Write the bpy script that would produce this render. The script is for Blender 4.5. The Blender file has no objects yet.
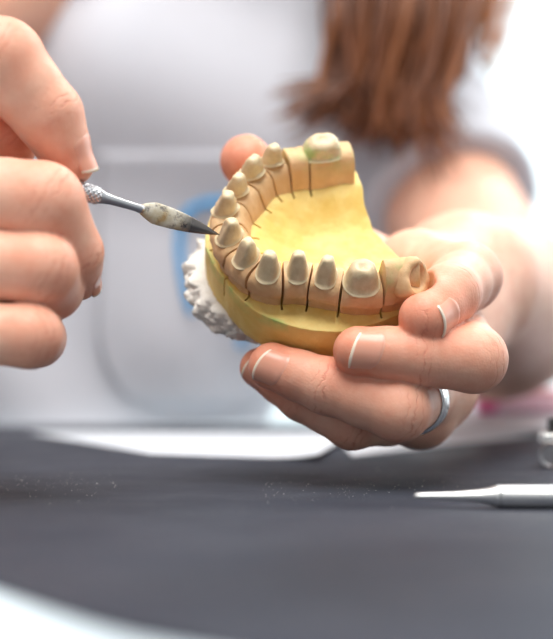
import bpy, bmesh, math, random
import numpy as np
from mathutils import Vector, Matrix, noise

random.seed(7)
rng = np.random.default_rng(11)
S = bpy.context.scene
COL = S.collection
MM = 0.001
FPX, CX, HY, CAMZ = 1278.0, 276.5, 363.0, 34.0


def P(px, py, d):
    """image point at depth d (mm) -> world mm"""
    return np.array([(px - CX) / FPX * d, d, CAMZ - (py - HY) / FPX * d])


# ------------------------------------------------------------------ objects
def link(name, me, mat=None, parent=None, smooth=True):
    o = bpy.data.objects.new(name, me)
    COL.objects.link(o)
    if mat:
        me.materials.append(mat)
    if parent:
        o.parent = parent
    if smooth and len(me.polygons):
        me.polygons.foreach_set('use_smooth', [True] * len(me.polygons))
    return o


def mesh_obj(name, verts, faces, mat=None, parent=None, smooth=True, scale=MM, normals=False):
    me = bpy.data.meshes.new(name)
    v = (np.asarray(verts, dtype=float) * scale).tolist()
    me.from_pydata(v, [], [list(map(int, f)) for f in faces])
    me.update()
    if normals:
        bm = bmesh.new(); bm.from_mesh(me)
        bmesh.ops.recalc_face_normals(bm, faces=bm.faces)
        bm.to_mesh(me); bm.free()
    return link(name, me, mat, parent, smooth)


def sharp(o, deg=35):
    me = o.data
    try:
        me.set_sharp_from_angle(angle=math.radians(deg))
    except Exception:
        pass
    return o


def empty(name, loc=(0, 0, 0)):
    o = bpy.data.objects.new(name, None)
    COL.objects.link(o)
    o.location = [c * MM for c in loc]
    o.empty_display_size = 0.01
    return o


def tag(o, label=None, cat=None, group=None, kind=None):
    for k, v in (('label', label), ('category', cat), ('group', group), ('kind', kind)):
        if v:
            o[k] = v
    return o


# ------------------------------------------------------------------ materials
def srgb(r, g, b):
    f = lambda c: (c / 255 / 12.92) if c / 255 <= .04045 else ((c / 255 + .055) / 1.055) ** 2.4
    return (f(r), f(g), f(b), 1)


class NT:
    def __init__(self, name):
        self.m = bpy.data.materials.new(name)
        self.m.use_nodes = True
        self.t = self.m.node_tree
        self.b = self.t.nodes['Principled BSDF']

    def n(self, kind, **kw):
        nd = self.t.nodes.new(kind)
        for k, v in kw.items():
            if k in nd.inputs:
                nd.inputs[k].default_value = v
            else:
                setattr(nd, k, v)
        return nd

    def l(self, a, b):
        self.t.links.new(a, b)

    def coords(self):
        return self.n('ShaderNodeTexCoord').outputs['Object']

    def noise(self, scale, detail=3, rough=.55, vec=None):
        nd = self.n('ShaderNodeTexNoise')
        nd.inputs['Scale'].default_value = scale
        nd.inputs['Detail'].default_value = detail
        nd.inputs['Roughness'].default_value = rough
        self.l(vec if vec is not None else self.coords(), nd.inputs['Vector'])
        return nd.outputs['Fac']

    def ramp(self, fac, stops):
        r = self.n('ShaderNodeValToRGB')
        els = r.color_ramp.elements
        while len(els) < len(stops):
            els.new(.5)
        for e, (p, c) in zip(els, stops):
            e.position = p; e.color = c
        self.l(fac, r.inputs['Fac'])
        return r.outputs['Color']

    def mix(self, fac, a, b):
        m = self.n('ShaderNodeMix', data_type='RGBA')
        for sock, val in ((m.inputs[0], fac), (m.inputs[6], a), (m.inputs[7], b)):
            if hasattr(val, 'is_output'):
                self.l(val, sock)
            else:
                sock.default_value = val
        return m.outputs[2]

    def math(self, op, a, b=0.0, clamp=False):
        m = self.n('ShaderNodeMath', operation=op, use_clamp=clamp)
        for sock, val in ((m.inputs[0], a), (m.inputs[1], b)):
            if hasattr(val, 'is_output'):
                self.l(val, sock)
            else:
                sock.default_value = val
        return m.outputs[0]

    def attr(self, name):
        return self.n('ShaderNodeAttribute', attribute_name=name).outputs['Fac']

    def bump(self, h, strength=.3, dist=.0005):
        b = self.n('ShaderNodeBump')
        b.inputs['Strength'].default_value = strength
        b.inputs['Distance'].default_value = dist
        self.l(h, b.inputs['Height'])
        self.l(b.outputs['Normal'], self.b.inputs['Normal'])

    def set(self, **kw):
        for k, v in kw.items():
            s = self.b.inputs[k.replace('_', ' ')]
            if hasattr(v, 'is_output'):
                self.l(v, s)
            else:
                s.default_value = v
        return self


def simple(name, col, rough=.5, metal=0.0, var=.0, scale=40, bump=0.0, bscale=200, bdist=.0003):
    t = NT(name)
    if var:
        c2 = tuple(max(0, x * (1 - var)) for x in col[:3]) + (1,)
        c1 = tuple(min(1, x * (1 + var * .5)) for x in col[:3]) + (1,)
        t.set(Base_Color=t.ramp(t.noise(scale), [(.3, c2), (.7, c1)]))
    else:
        t.set(Base_Color=col)
    t.set(Roughness=rough, Metallic=metal)
    if bump:
        t.bump(t.noise(bscale, 4), bump, bdist)
    return t.m


def mat_skin():
    t = NT('skin')
    base = t.ramp(t.noise(160, 4), [(.3, srgb(228, 168, 142)), (.7, srgb(238, 190, 164))])
    red = t.attr('red')
    nz = t.noise(420, 3)
    rf = t.math('MULTIPLY', red, t.math('ADD', .55, t.math('MULTIPLY', nz, .9)), True)
    c = t.mix(rf, base, srgb(222, 130, 98))
    s = t.attr('crease_s'); m = t.attr('crease_m')
    wob = t.math('MULTIPLY', t.math('SUBTRACT', t.noise(230, 3), .5), 5.0)
    ph = t.math('MULTIPLY', t.math('ADD', s, wob), 2.7)
    sn = t.math('POWER', t.math('MULTIPLY', t.math('ADD', t.math('SINE', ph), 1.0), .5), 6)
    cr = t.math('MULTIPLY', t.math('MULTIPLY', sn, m), t.ramp(t.noise(300, 2), [(.38, (.15, .15, .15, 1)), (.6, (1, 1, 1, 1))]))
    c = t.mix(t.math('MULTIPLY', cr, .42), c, srgb(196, 104, 84))
    t.set(Base_Color=c, Roughness=.5)
    t.b.inputs['Subsurface Weight'].default_value = .15
    t.b.inputs['Subsurface Radius'].default_value = (1, .35, .2)
    t.b.inputs['Subsurface Scale'].default_value = .003
    t.b.inputs['Specular IOR Level'].default_value = .35
    fine = t.n('ShaderNodeTexVoronoi'); fine.inputs['Scale'].default_value = 1500
    t.l(t.coords(), fine.inputs['Vector'])
    h = t.math('SUBTRACT', t.math('MULTIPLY', fine.outputs['Distance'], .25), t.math('MULTIPLY', cr, 1.0))
    h = t.math('ADD', h, t.math('MULTIPLY', t.noise(350, 4), .6))
    t.bump(h, .35, .0004)
    return t.m


def mat_nail():
    t = NT('nail')
    b = t.attr('nail_b')
    c = t.ramp(b, [(0, srgb(232, 180, 158)), (.12, srgb(227, 162, 138)), (.895, srgb(226, 160, 134)), (.94, srgb(244, 226, 204))])
    t.set(Base_Color=c, Roughness=.28)
    t.b.inputs['Subsurface Weight'].default_value = .1
    t.b.inputs['Subsurface Scale'].default_value = .001
    return t.m


def mat_stone(name, c_dark, c_pale, green=True, rough=.55, scale=150, sss=.1):
    t = NT(name)
    c = t.ramp(t.noise(scale, 5, .6), [(.3, c_dark), (.68, c_pale)])  # random mottling between two stone tones
    pit = t.n('ShaderNodeTexVoronoi'); pit.inputs['Scale'].default_value = 330
    t.l(t.coords(), pit.inputs['Vector'])
    if green:
        g = t.math('MULTIPLY', t.attr('green'), t.ramp(t.noise(160, 3), [(.40, (0, 0, 0, 1)), (.62, (1, 1, 1, 1))]))
        c = t.mix(t.math('MULTIPLY', g, .6), c, srgb(110, 205, 110))
    c = t.mix(t.math('MULTIPLY', t.attr('rim'), .55), c, srgb(240, 224, 184))
    t.set(Base_Color=c, Roughness=rough)
    t.b.inputs['Subsurface Weight'].default_value = sss
    t.b.inputs['Subsurface Radius'].default_value = (1, .7, .35)
    t.b.inputs['Subsurface Scale'].default_value = .0015
    h = t.math('ADD', t.noise(500, 5, .65), t.math('MULTIPLY', t.math('LESS_THAN', pit.outputs['Distance'], .12), -.8))
    t.bump(h, .6, .0004)
    return t.m


M_SKIN = mat_skin()
M_NAIL = mat_nail()
M_YEL = mat_stone('yellow_stone', srgb(230, 192, 96), srgb(243, 215, 132), scale=120)
M_DIE = mat_stone('beige_stone', srgb(208, 162, 114), srgb(224, 184, 138), scale=200)
M_STUMP = mat_stone('pale_stone', srgb(198, 172, 134), srgb(222, 200, 162), scale=300, rough=.42)
M_PLASTER = simple('white_plaster', srgb(226, 222, 214), .8, var=.12, scale=120, bump=.6, bscale=350, bdist=.0008)
M_SLIT = simple('slit_shadow_stone', srgb(150, 104, 62), .8)


def mat_steel(name, col=(.62, .62, .63, 1), rough=.25):
    t = NT(name)
    t.set(Base_Color=col, Metallic=1.0, Roughness=t.math('ADD', rough, t.math('MULTIPLY', t.noise(300, 3), .12)))
    return t.m


M_STEEL = mat_steel('polished_steel')
M_SATIN = mat_steel('satin_steel', (.78, .78, .76, 1), .32)
M_SILVER = mat_steel('silver', (.86, .85, .83, 1), .16)


def mat_blade():
    t = NT('blade_steel')
    co = t.coords()
    sep = t.n('ShaderNodeSeparateXYZ'); t.l(co, sep.inputs[0])
    x = t.math('MULTIPLY', sep.outputs[0], 1000)           # mm along the blade
    res = t.ramp(t.noise(380, 5, .7), [(.36, (0, 0, 0, 1)), (.50, (1, 1, 1, 1))])
    near = t.math('SUBTRACT', 1.0, t.math('MULTIPLY', t.math('SUBTRACT', x, 10.5), .22), True)
    f = t.math('MULTIPLY', res, near)
    stain = t.ramp(t.noise(240, 4), [(.3, srgb(216, 212, 200)), (.6, srgb(190, 178, 150)), (.75, srgb(176, 140, 84))])
    c = t.mix(f, srgb(128, 122, 118), stain)
    v = t.n('ShaderNodeVectorMath', operation='DISTANCE'); t.l(co, v.inputs[0]); v.inputs[1].default_value = (.0132, -.0004, -.0016)
    rd = t.math('LESS_THAN', v.outputs['Value'], .0011)
    c = t.mix(rd, c, srgb(220, 70, 70))
    t.set(Base_Color=c, Metallic=t.math('SUBTRACT', 1.0, t.math('MAXIMUM', f, rd)), Roughness=t.math('ADD', .25, t.math('MULTIPLY', f, .5)))
    t.bump(f, .5, .0003)
    return t.m


M_BLADE = mat_blade()


def mat_table():
    t = NT('dark_laminate')
    c = t.ramp(t.noise(14, 5, .6), [(.25, srgb(40, 42, 51)), (.75, srgb(57, 60, 70))])
    co = t.coords()
    mp = t.n('ShaderNodeMapping'); mp.inputs['Scale'].default_value = (1, 3.2, 1); t.l(co, mp.inputs['Vector'])
    sp = t.ramp(t.noise(1500, 2, .7, mp.outputs['Vector']), [(.62, (0, 0, 0, 1)), (.70, (1, 1, 1, 1))])
    zone = t.ramp(t.noise(22, 3, .6, mp.outputs['Vector']), [(.42, (0, 0, 0, 1)), (.62, (1, 1, 1, 1))])
    dust = t.math('MULTIPLY', sp, zone)
    c = t.mix(t.math('MULTIPLY', dust, .6), c, srgb(205, 200, 195))
    v = t.n('ShaderNodeVectorMath', operation='DISTANCE'); t.l(co, v.inputs[0]); v.inputs[1].default_value = (.060, .375, 0)
    st = t.math('MULTIPLY', t.math('SUBTRACT', 1.0, t.math('MULTIPLY', v.outputs['Value'], 38), True), t.noise(130, 4))
    c = t.mix(t.math('MULTIPLY', st, 1.5, True), c, srgb(120, 86, 62))
    t.set(Base_Color=c, Roughness=t.math('ADD', .42, t.math('MULTIPLY', t.noise(60, 3), .2)))
    t.b.inputs['Specular IOR Level'].default_value = .16
    t.bump(t.noise(900, 3), .12, .0002)
    return t.m


M_TABLE = mat_table()
M_WHITE = simple('white_edge', srgb(212, 224, 230), .45, var=.03, scale=8)
M_WALL = simple('white_wall', srgb(226, 240, 244), .8, var=.03, scale=3)
M_GREY = simple('grey_wall', srgb(165, 166, 170), .8, var=.04, scale=3)
M_FLOOR = simple('pale_floor', srgb(205, 205, 205), .5, var=.06, scale=3)
M_PAPER = simple('paper', srgb(214, 219, 226), .7, var=.03, scale=20)
M_CLOTH = simple('white_cotton', srgb(194, 195, 202), .85, var=.04, scale=14, bump=.25, bscale=900, bdist=.0004)
M_LOGO = simple('blue_print', srgb(48, 156, 216), .7, var=.05, scale=50)
M_PINK = simple('pink_plastic', srgb(248, 130, 178), .35, var=.04, scale=30)
M_PALEPINK = simple('pale_pink_plastic', srgb(252, 212, 224), .4, var=.04, scale=30)
M_TARN = mat_steel('dark_steel', (.16, .13, .11, 1), .3)  # darker steel for the inside of the clamp's hollow end
M_DARK = simple('black_rubber', srgb(34, 32, 32), .5, var=.2, scale=60)
M_EYE = simple('eye_white', srgb(235, 230, 225), .2, var=.02)
M_LIP = simple('lip', srgb(205, 120, 110), .4, var=.05, scale=200)


def mat_hair():
    t = NT('brown_hair')
    c = t.ramp(t.attr('tone'), [(0, srgb(72, 40, 24)), (.5, srgb(118, 68, 38)), (1, srgb(190, 122, 74))])
    t.set(Base_Color=c, Roughness=.42)
    return t.m


M_HAIR = mat_hair()

# ------------------------------------------------------------------ signed distance tools (mm)
def rc(p, a, b, r1, r2):
    a = np.asarray(a, float); b = np.asarray(b, float)
    ba = b - a; l2 = ba @ ba; rr = r1 - r2
    a2 = l2 - rr * rr
    if a2 <= 1e-6:
        return np.minimum(np.linalg.norm(p - a, axis=-1) - r1, np.linalg.norm(p - b, axis=-1) - r2)
    il2 = 1.0 / l2
    pa = p - a
    y = pa @ ba; z = y - l2
    q = pa * l2 - y[..., None] * ba
    x2 = (q * q).sum(-1)
    y2 = y * y * l2; z2 = z * z * l2
    k = np.sign(rr) * rr * rr * x2
    d3 = (np.sqrt(x2 * a2 * il2) + y * rr) * il2 - r1
    d1 = np.sqrt(x2 + z2) * il2 - r2
    d2 = np.sqrt(x2 + y2) * il2 - r1
    return np.where(np.sign(z) * a2 * z2 > k, d1, np.where(np.sign(y) * a2 * y2 < k, d2, d3))


def smin(a, b, k):
    h = np.maximum(k - np.abs(a - b), 0) / k
    return np.minimum(a, b) - h * h * k * .25


def smax(a, b, k):
    return -smin(-a, -b, k)


def _badcfg():
    cs = [(i, j, k) for i in (0, 1) for j in (0, 1) for k in (0, 1)]
    adj = [[b for b in range(8) if sum(abs(x - y) for x, y in zip(cs[a], cs[b])) == 1] for a in range(8)]

    def connected(s):
        if not s:
            return True
        st = [next(iter(s))]; seen = set(st)
        while st:
            for b in adj[st.pop()]:
                if b in s and b not in seen:
                    seen.add(b); st.append(b)
        return len(seen) == len(s)
    out = np.full(256, -1, np.int64)
    for m in range(1, 255):
        a = {b for b in range(8) if m >> b & 1}; o = set(range(8)) - a
        if not (connected(a) and connected(o)):
            out[m] = max(o, key=lambda b: sum(x in a for x in adj[b]))
    return out


BADCFG = _badcfg()


def surface_nets(f, lo, hi, h, newton=2):
    lo = np.asarray(lo, float); hi = np.asarray(hi, float)
    B = 8
    nb = np.ceil((hi - lo) / (h * B)).astype(int)
    n = nb * B + 1
    idx = np.stack(np.meshgrid(*[np.arange(k) for k in nb], indexing='ij'), -1).reshape(-1, 3)
    cen = lo + (idx * B + B / 2) * h
    fc = f(cen)
    near = np.abs(fc) < h * B * .5 * 1.75 * 1.6
    G = np.full(n, 1e3, dtype=np.float32)
    for i, s in zip(idx[~near], fc[~near]):
        if s < 0:
            a = i * B
            G[a[0]:a[0] + B + 1, a[1]:a[1] + B + 1, a[2]:a[2] + B + 1] = -1e3
    off = np.stack(np.meshgrid(*[np.arange(B + 1)] * 3, indexing='ij'), -1).reshape(-1, 3)
    act = idx[near]
    for c0 in range(0, len(act), 300):
        ch = act[c0:c0 + 300]
        gi = ch[:, None, :] * B + off[None]
        v = f((lo + gi * h).reshape(-1, 3)).astype(np.float32)
        gi = gi.reshape(-1, 3)
        G[gi[:, 0], gi[:, 1], gi[:, 2]] = v
    ins = G < 0
    # cells
    acc = None
    cs = [(i, j, k) for i in (0, 1) for j in (0, 1) for k in (0, 1)]
    cnt = np.zeros(n - 1, np.int8)
    for (i, j, k) in cs:
        cnt += ins[i:n[0] - 1 + i, j:n[1] - 1 + j, k:n[2] - 1 + k]
    cell = np.argwhere((cnt > 0) & (cnt < 8))
    # flip a corner wherever a cell's inside or outside corners do not hang together, so the surface stays manifold
    for _ in range(25):
        cnt = np.zeros(n - 1, np.int16)
        for b_, (i, j, k) in enumerate(cs):
            cnt += ins[i:n[0] - 1 + i, j:n[1] - 1 + j, k:n[2] - 1 + k].astype(np.int16) << b_
        cell = np.argwhere((cnt > 0) & (cnt < 255))
        cc = cnt[cell[:, 0], cell[:, 1], cell[:, 2]]
        badc = BADCFG[cc] >= 0
        if not badc.any():
            break
        tgt = cell[badc] + np.array(cs)[BADCFG[cc[badc]]]
        ins[tgt[:, 0], tgt[:, 1], tgt[:, 2]] = True
        G[tgt[:, 0], tgt[:, 1], tgt[:, 2]] = -1e-3 * h
    vid = -np.ones(n - 1, np.int64)
    vid[cell[:, 0], cell[:, 1], cell[:, 2]] = np.arange(len(cell))
    vals = np.stack([G[cell[:, 0] + i, cell[:, 1] + j, cell[:, 2] + k] for (i, j, k) in cs], 1).astype(float)
    vals = np.clip(vals, -4 * h, 4 * h)
    cpos = np.array(cs, float)
    acc = np.zeros((len(cell), 3)); num = np.zeros(len(cell))
    for a in range(8):
        for b in range(a + 1, 8):
            if abs(cpos[a] - cpos[b]).sum() != 1:
                continue
            fa, fb = vals[:, a], vals[:, b]
            m = (fa < 0) != (fb < 0)
            t = np.where(m, fa / np.where(m, fa - fb, 1), 0)
            pt = cpos[a] + t[:, None] * (cpos[b] - cpos[a])
            acc += pt * m[:, None]; num += m
    V = lo + (cell + acc / num[:, None]) * h
    faces = []
    for ax in range(3):
        o1, o2 = [a for a in range(3) if a != ax]
        sl0 = [slice(None)] * 3; sl1 = [slice(None)] * 3
        sl0[ax] = slice(0, n[ax] - 1); sl1[ax] = slice(1, n[ax])
        e = ins[tuple(sl0)] != ins[tuple(sl1)]
        ed = np.argwhere(e)
        ed = ed[(ed[:, o1] > 0) & (ed[:, o2] > 0) & (ed[:, o1] < n[o1] - 1) & (ed[:, o2] < n[o2] - 1)]
        s = ins[ed[:, 0], ed[:, 1], ed[:, 2]]
        q = []
        for (d1, d2) in ((1, 1), (0, 1), (0, 0), (1, 0)):
            c = ed.copy(); c[:, o1] -= d1; c[:, o2] -= d2
            q.append(vid[c[:, 0], c[:, 1], c[:, 2]])
        q = np.stack(q, 1)
        flip = s if ax != 1 else ~s
        q = np.where(flip[:, None], q, q[:, ::-1])
        faces.append(q)
    Fc = np.concatenate(faces)
    for _ in range(newton):
        f0 = f(V); g = np.zeros_like(V); e = .15 * h
        for a in range(3):
            d = np.zeros(3); d[a] = e
            g[:, a] = (f(V + d) - f0) / e
        gl = (g * g).sum(1)
        step = f0 / np.maximum(gl, .3)
        V = V - np.clip(step, -.5 * h, .5 * h)[:, None] * g
    return V, Fc


def unit(v):
    v = np.asarray(v, float)
    return v / np.linalg.norm(v)


# ------------------------------------------------------------------ dental model
MR = np.array([[0.9851, -0.1673, 0.0412], [0.1357, 0.6062, -0.7837], [0.1061, 0.7775, 0.6198]])
MR[:, 1] = unit(MR[:, 1] - MR[:, 0] * (MR[:, 0] @ MR[:, 1]) / (MR[:, 0] @ MR[:, 0])); MR[:, 0] = unit(MR[:, 0]); MR[:, 2] = np.cross(MR[:, 0], MR[:, 1])
MO = np.array([-12.945, 347.0, 76.583])
CAMP = np.array([0, 0, CAMZ])


def to_model(p):
    return (np.asarray(p) - MO) @ MR


def ray_model(px, py, w):
    d = P(px, py, 1.0) - CAMP
    n = MR[:, 2]
    t = (n @ (MO - CAMP) + w) / (n @ d)
    return (CAMP + d * t - MO) @ MR


cast = empty('dental_model')
tag(cast, 'yellow and beige stone dental arch model with sawn tooth dies, held up in one hand', 'dental model')
mw = Matrix.Identity(4)
for i in range(3):
    for j in range(3):
        mw[i][j] = MR[i, j]
    mw[i][3] = MO[i] * MM
cast.matrix_world = mw

tips = [('near', 402, 268, -3.0), ('near', 363.5, 265, -.6), ('near', 328, 258, 0), ('near', 299, 253, 0), ('near', 269.6, 253, 0), ('near', 248, 240, 0),
        ('near', 231.6, 220, 0), ('far', 228, 193, 0), ('far', 238.5, 175, 0), ('far', 254, 157, 0), ('far', 274, 145.5, 0), ('far', 296, 151, -4), ('far', 323, 139, -.6)]
TP = np.array([ray_model(x, y, w) for _, x, y, w in tips])       # local tip points, near back -> front -> far back
TP[0] = [42.2, -25.6, -3]
# smooth arch curve through tips (plan), Catmull-Rom, extended
ext = np.vstack([TP[0] + (TP[0] - TP[1]) * .75, TP, TP[-1] + (TP[-1] - TP[-2]) * 1.22])[:, :2]


def arch(s):
    """s in tooth units: s=i at tooth i (0..12)"""
    s = np.clip(s, -1, 13) + 1
    i = int(min(max(math.floor(s), 0), 13)); f = s - i
    g = lambda k: ext[min(max(k, 0), len(ext) - 1)]
    p0, p1, p2, p3 = g(i - 1), g(i), g(i + 1), g(i + 2)
    pt = .5 * ((2 * p1) + (p2 - p0) * f + (2 * p0 - 5 * p1 + 4 * p2 - p3) * f * f + (3 * p1 - p0 - 3 * p2 + p3) * f ** 3)
    return pt


AS = np.linspace(-1, 13, 281)
AP = np.array([arch(s) for s in AS])
for _ in range(30):                                # smooth so the offsets stay regular
    AP[1:-1] = .25 * AP[:-2] + .5 * AP[1:-1] + .25 * AP[2:]
AT = np.gradient(AP, axis=0); AT /= np.linalg.norm(AT, axis=1)[:, None]
for _ in range(40):
    AT[1:-1] = .25 * AT[:-2] + .5 * AT[1:-1] + .25 * AT[2:]
AT /= np.linalg.norm(AT, axis=1)[:, None]
AN = np.stack([-AT[:, 1], AT[:, 0]], 1)            # candidate normal
if AN[140] @ np.array([-1, 0]) < 0:
    AN = -AN                                       # outward (labial)


def arch_at(s):
    f = np.interp
    p = np.array([f(s, AS, AP[:, 0]), f(s, AS, AP[:, 1])])
    nn = np.array([f(s, AS, AN[:, 0]), f(s, AS, AN[:, 1])])
    return p, nn / np.linalg.norm(nn)


def nz(x, y, z, sc, amp, seed=0):
    return amp * noise.noise(Vector((x * sc + seed * 7.3, y * sc - seed * 3.1, z * sc + seed)))


PROFILE = [(2.6, -18.5), (3.4, -16.8), (3.6, -14.4), (3.8, -13.3), (4.9, -12.7), (5.15, -11.4), (4.8, -9.4), (4.2, -8.0), (3.0, -7.1), (1.2, -6.6), (-1.2, -6.4), (-3.0, -6.6),
           (-4.3, -7.4), (-5.4, -9.2), (-6.3, -11.4), (-7.0, -13.4), (-7.4, -15.2), (-6.0, -18.5)]
widths = [1.0] * 13
bounds = [-.62] + [i + .5 for i in range(12)] + [12.95]
bounds[1] = .46; bounds[11] = 10.55; bounds[12] = 11.43


def add_attr(o, name, vals):
    a = o.data.attributes.new(name, 'FLOAT', 'POINT')
    a.data.foreach_set('value', np.asarray(vals, np.float32))


def build_die(i):
    s0, s1 = bounds[i], bounds[i + 1]
    p0, _ = arch_at(s0); p1, _ = arch_at(s1)
    L = np.linalg.norm(p1 - p0)
    gap = .3
    a, b = s0 + gap / L * (s1 - s0), s1 - gap / L * (s1 - s0)
    ns = 15
    V = []
    for k in range(ns):
        q = k / (ns - 1)
        s = a + (b - a) * q
        p, n = arch_at(s)
        ends = min(q, 1 - q) * L
        shr = .14 * max(0, 1 - ends / .5) ** 2
        for j, (o, w) in enumerate(PROFILE):
            top = 0
            if i == 11:                             # edentulous saddle between two dies
                top = 2.2 * max(0, (w + 13) / 6.5)
            if i == 0:
                top = 5.2 * max(0, (w + 13) / 6.5) * (1.0 if o < 3 else .8)
            if i == 12:
                top = 1.6 * max(0, (w + 13) / 6.5)
            scal = 1 - .55 * max(0, -w - 40)
            oo = o * (1 - .03) - math.copysign(shr, o) if abs(o) > 1 else o
            if i in (1, 12) and o > 2:
                oo += .3
            if i in (0,):
                oo = oo * (.95 if o > 0 else .8)
            ww = w + top - shr * (1 if -9 < w else 0)
            u, v = p + n * oo
            d = nz(u, v, ww, .35, .5, 1) + nz(u, v, ww, 1.0, .22, 2)
            V.append((u + n[0] * d, v + n[1] * d, ww + d * .5))
    m = len(PROFILE)
    F = []
    for k in range(ns - 1):
        for j in range(m):
            F.append((k * m + j, k * m + (j + 1) % m, (k + 1) * m + (j + 1) % m, (k + 1) * m + j))
    F.append(tuple(range(m))[::-1]); F.append(tuple((ns - 1) * m + j for j in range(m)))
    o = mesh_obj('tooth_die', V, F, M_DIE, cast, normals=True)
    g = [max(0, min(1, (w + 10) / 4)) * (.4 if i in (0, 11, 12) else .08) for (_, _, w) in V]
    add_attr(o, 'green', g)
    sharp(o, 50)
    return o


STW = [0, 4.9, 3.0, 3.0, 3.1, 3.0, 3.0, 3.1, 3.0, 3.6, 3.1, 0, 6.6]


def build_stump(i, die):
    tip = TP[i]
    s = float(i)
    _, n = arch_at(s); t = np.array([-n[1], n[0]])
    a = STW[i]; molar = i in (1, 12)
    b = (5.4 if i == 12 else 4.6) if molar else 3.7
    ctr = tip[:2] + n * (.15 if molar else .25)
    if molar:
        sec = [(-.06, .92), (0, 1.03), (.025, 1.06), (.05, 1.02), (.085, .92), (.3, .86), (.55, .80), (.76, .72), (.90, .60), (.97, .46), (.985, .34), (.93, .2), (.88, .08)]
    else:
        sec = [(-.06, .92), (0, 1.03), (.025, 1.08), (.05, 1.03), (.075, .88), (.13, .84), (.25, .80), (.45, .73), (.65, .62), (.80, .52), (.91, .43), (.98, .32), (1.0, .14)]
    wl, wi, wt = -7.9, -5.4, tip[2]
    N = 40
    V = []
    for (h, sc) in sec:
        for k in range(N):
            th = 2 * math.pi * k / N
            cx, sx = math.cos(th), math.sin(th)
            # superellipse for boxier preparations
            e = .95 if h < .07 else (.84 if molar else .78)
            ex = math.copysign(abs(cx) ** e, cx); ey = math.copysign(abs(sx) ** e, sx)
            mrg = wl + (wi - wl) * (.5 - .5 * cx) + .25 * math.cos(2 * th)
            w = mrg + (wt - mrg) * h
            out = ex * b * sc
            if cx > 0:
                out *= 1.0 - .10 * math.sin(math.pi * min(1, max(0, h))) * cx
            else:
                out *= 1.05
            lean = -.6 * h * h if not molar else 0
            scy = sc if molar or h < .07 else sc ** .72
            if not molar and cx > 0:
                out = min(out, b * (.93 - .66 * h)) if h > .07 else out
            q = ctr + n * (out + .55 * (1 - h) + lean * .3) + t * (ey * a * scy)
            d = nz(q[0], q[1], w, .55, .30, i) + nz(q[0], q[1], w, 1.4, .12, i + 3)
            V.append((q[0] + n[0] * d * cx, q[1] + n[1] * d * cx, w + .5 * d))
    m = len(sec)
    F = [(r * N + k, r * N + (k + 1) % N, (r + 1) * N + (k + 1) % N, (r + 1) * N + k) for r in range(m - 1) for k in range(N)]
    F.append(tuple(range(N))[::-1]); F.append(tuple((m - 1) * N + k for k in range(N)))
    o = mesh_obj('prepared_tooth', V, F, M_STUMP, die, normals=True)
    g = [.75 if i == 12 and -5.5 < v[2] < -1.5 else .03 for v in V]
    add_attr(o, 'green', g)
    add_attr(o, 'rim', [1.0 if 1 <= k // N <= 3 else (.5 if k // N >= m - 3 else 0) for k in range(len(V))])
    return o


dies = []
for i in range(13):
    d = build_die(i)
    dies.append(d)
    if STW[i]:
        build_stump(i, d)
# broken back molar: a worn lump with a ragged crater that faces the open end of the arch
ax = unit([.52, -.56, .62]); e1 = unit(np.cross(ax, [0, 0, 1])); e2 = np.cross(ax, e1)
c0 = ray_model(410, 279, -6.0) - ax * .6
sec = [(-3.0, 4.0), (-1.2, 5.2), (1.0, 5.4), (2.6, 5.1), (3.5, 4.6), (3.9, 4.0), (3.6, 3.3), (2.5, 2.5), (1.3, 1.5), (.8, .4)]
V = []; N = 44
for (h, r) in sec:
    for k in range(N):
        th = 2 * math.pi * k / N
        rr = r * (1 + .10 * math.sin(3 * th + 1) + .05 * math.sin(5 * th))
        if r < 4.2 and h > .5 and h < 4:
            rr = r * (1 + .12 * math.sin(2 * th + .6))
        q = c0 + ax * (h + .5 * math.sin(2 * th) * (r > 3.5)) + e1 * rr * math.cos(th) + e2 * rr * math.sin(th) * 1.0
        d = nz(*q, .4, .5, 9) + nz(*q, 1.0, .16, 4)
        V.append(q + ax * d)
F = [(r * N + k, r * N + (k + 1) % N, (r + 1) * N + (k + 1) % N, (r + 1) * N + k) for r in range(len(sec) - 1) for k in range(N)]
F.append(tuple(range(N))[::-1]); F.append(tuple((len(sec) - 1) * N + k for k in range(N)))
o = mesh_obj('broken_molar', V, F, M_DIE, dies[0], normals=True)
add_attr(o, 'green', [.08] * len(V))

# base: star-shaped slab with outer ledge, sunken palate and a notched back edge
OUT = [(-6.2, 2.0), (-5.5, -2.0), (-2.6, -11), (.8, -19), (5.4, -25), (10.2, -28.3), (14, -30.5), (20, -32.6), (25, -33.6), (31, -33.2), (36, -32.0), (41, -30.6), (47, -27.5), (51.5, -22.5), (52.0, -18),
       (48.6, -9.5), (45.6, -1.5), (43.2, 5), (41.8, 12), (41.6, 20), (42.6, 27), (41, 30.5), (34, 32.8), (26, 33.4), (20, 32.6), (14, 30.5), (8.5, 28), (3.5, 24.7), (-.9, 18), (-3.7, 12.2), (-5.6, 6.5)]
OUT = np.array(OUT, float)
CB = np.array([24.0, -2.0])
ang = np.unwrap(np.arctan2(OUT[:, 1] - CB[1], OUT[:, 0] - CB[0]))
if ang[-1] < ang[0]:
    OUT = OUT[::-1]; ang = ang[::-1]
rad = np.linalg.norm(OUT - CB, axis=1)
NA = 240
th0 = ang[0]
th = th0 + np.arange(NA) / NA * 2 * math.pi
RO = np.interp(th, np.append(ang, ang[0] + 2 * math.pi), np.append(rad, rad[0]))
for _ in range(2):
    RO = .2 * np.roll(RO, 1) + .6 * RO + .2 * np.roll(RO, -1)


def arch_offset(u, v):
    d = np.hypot(AP[:, 0] - u, AP[:, 1] - v)
    k = int(np.argmin(d))
    return float((np.array([u, v]) - AP[k]) @ AN[k]), AS[k]


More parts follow.
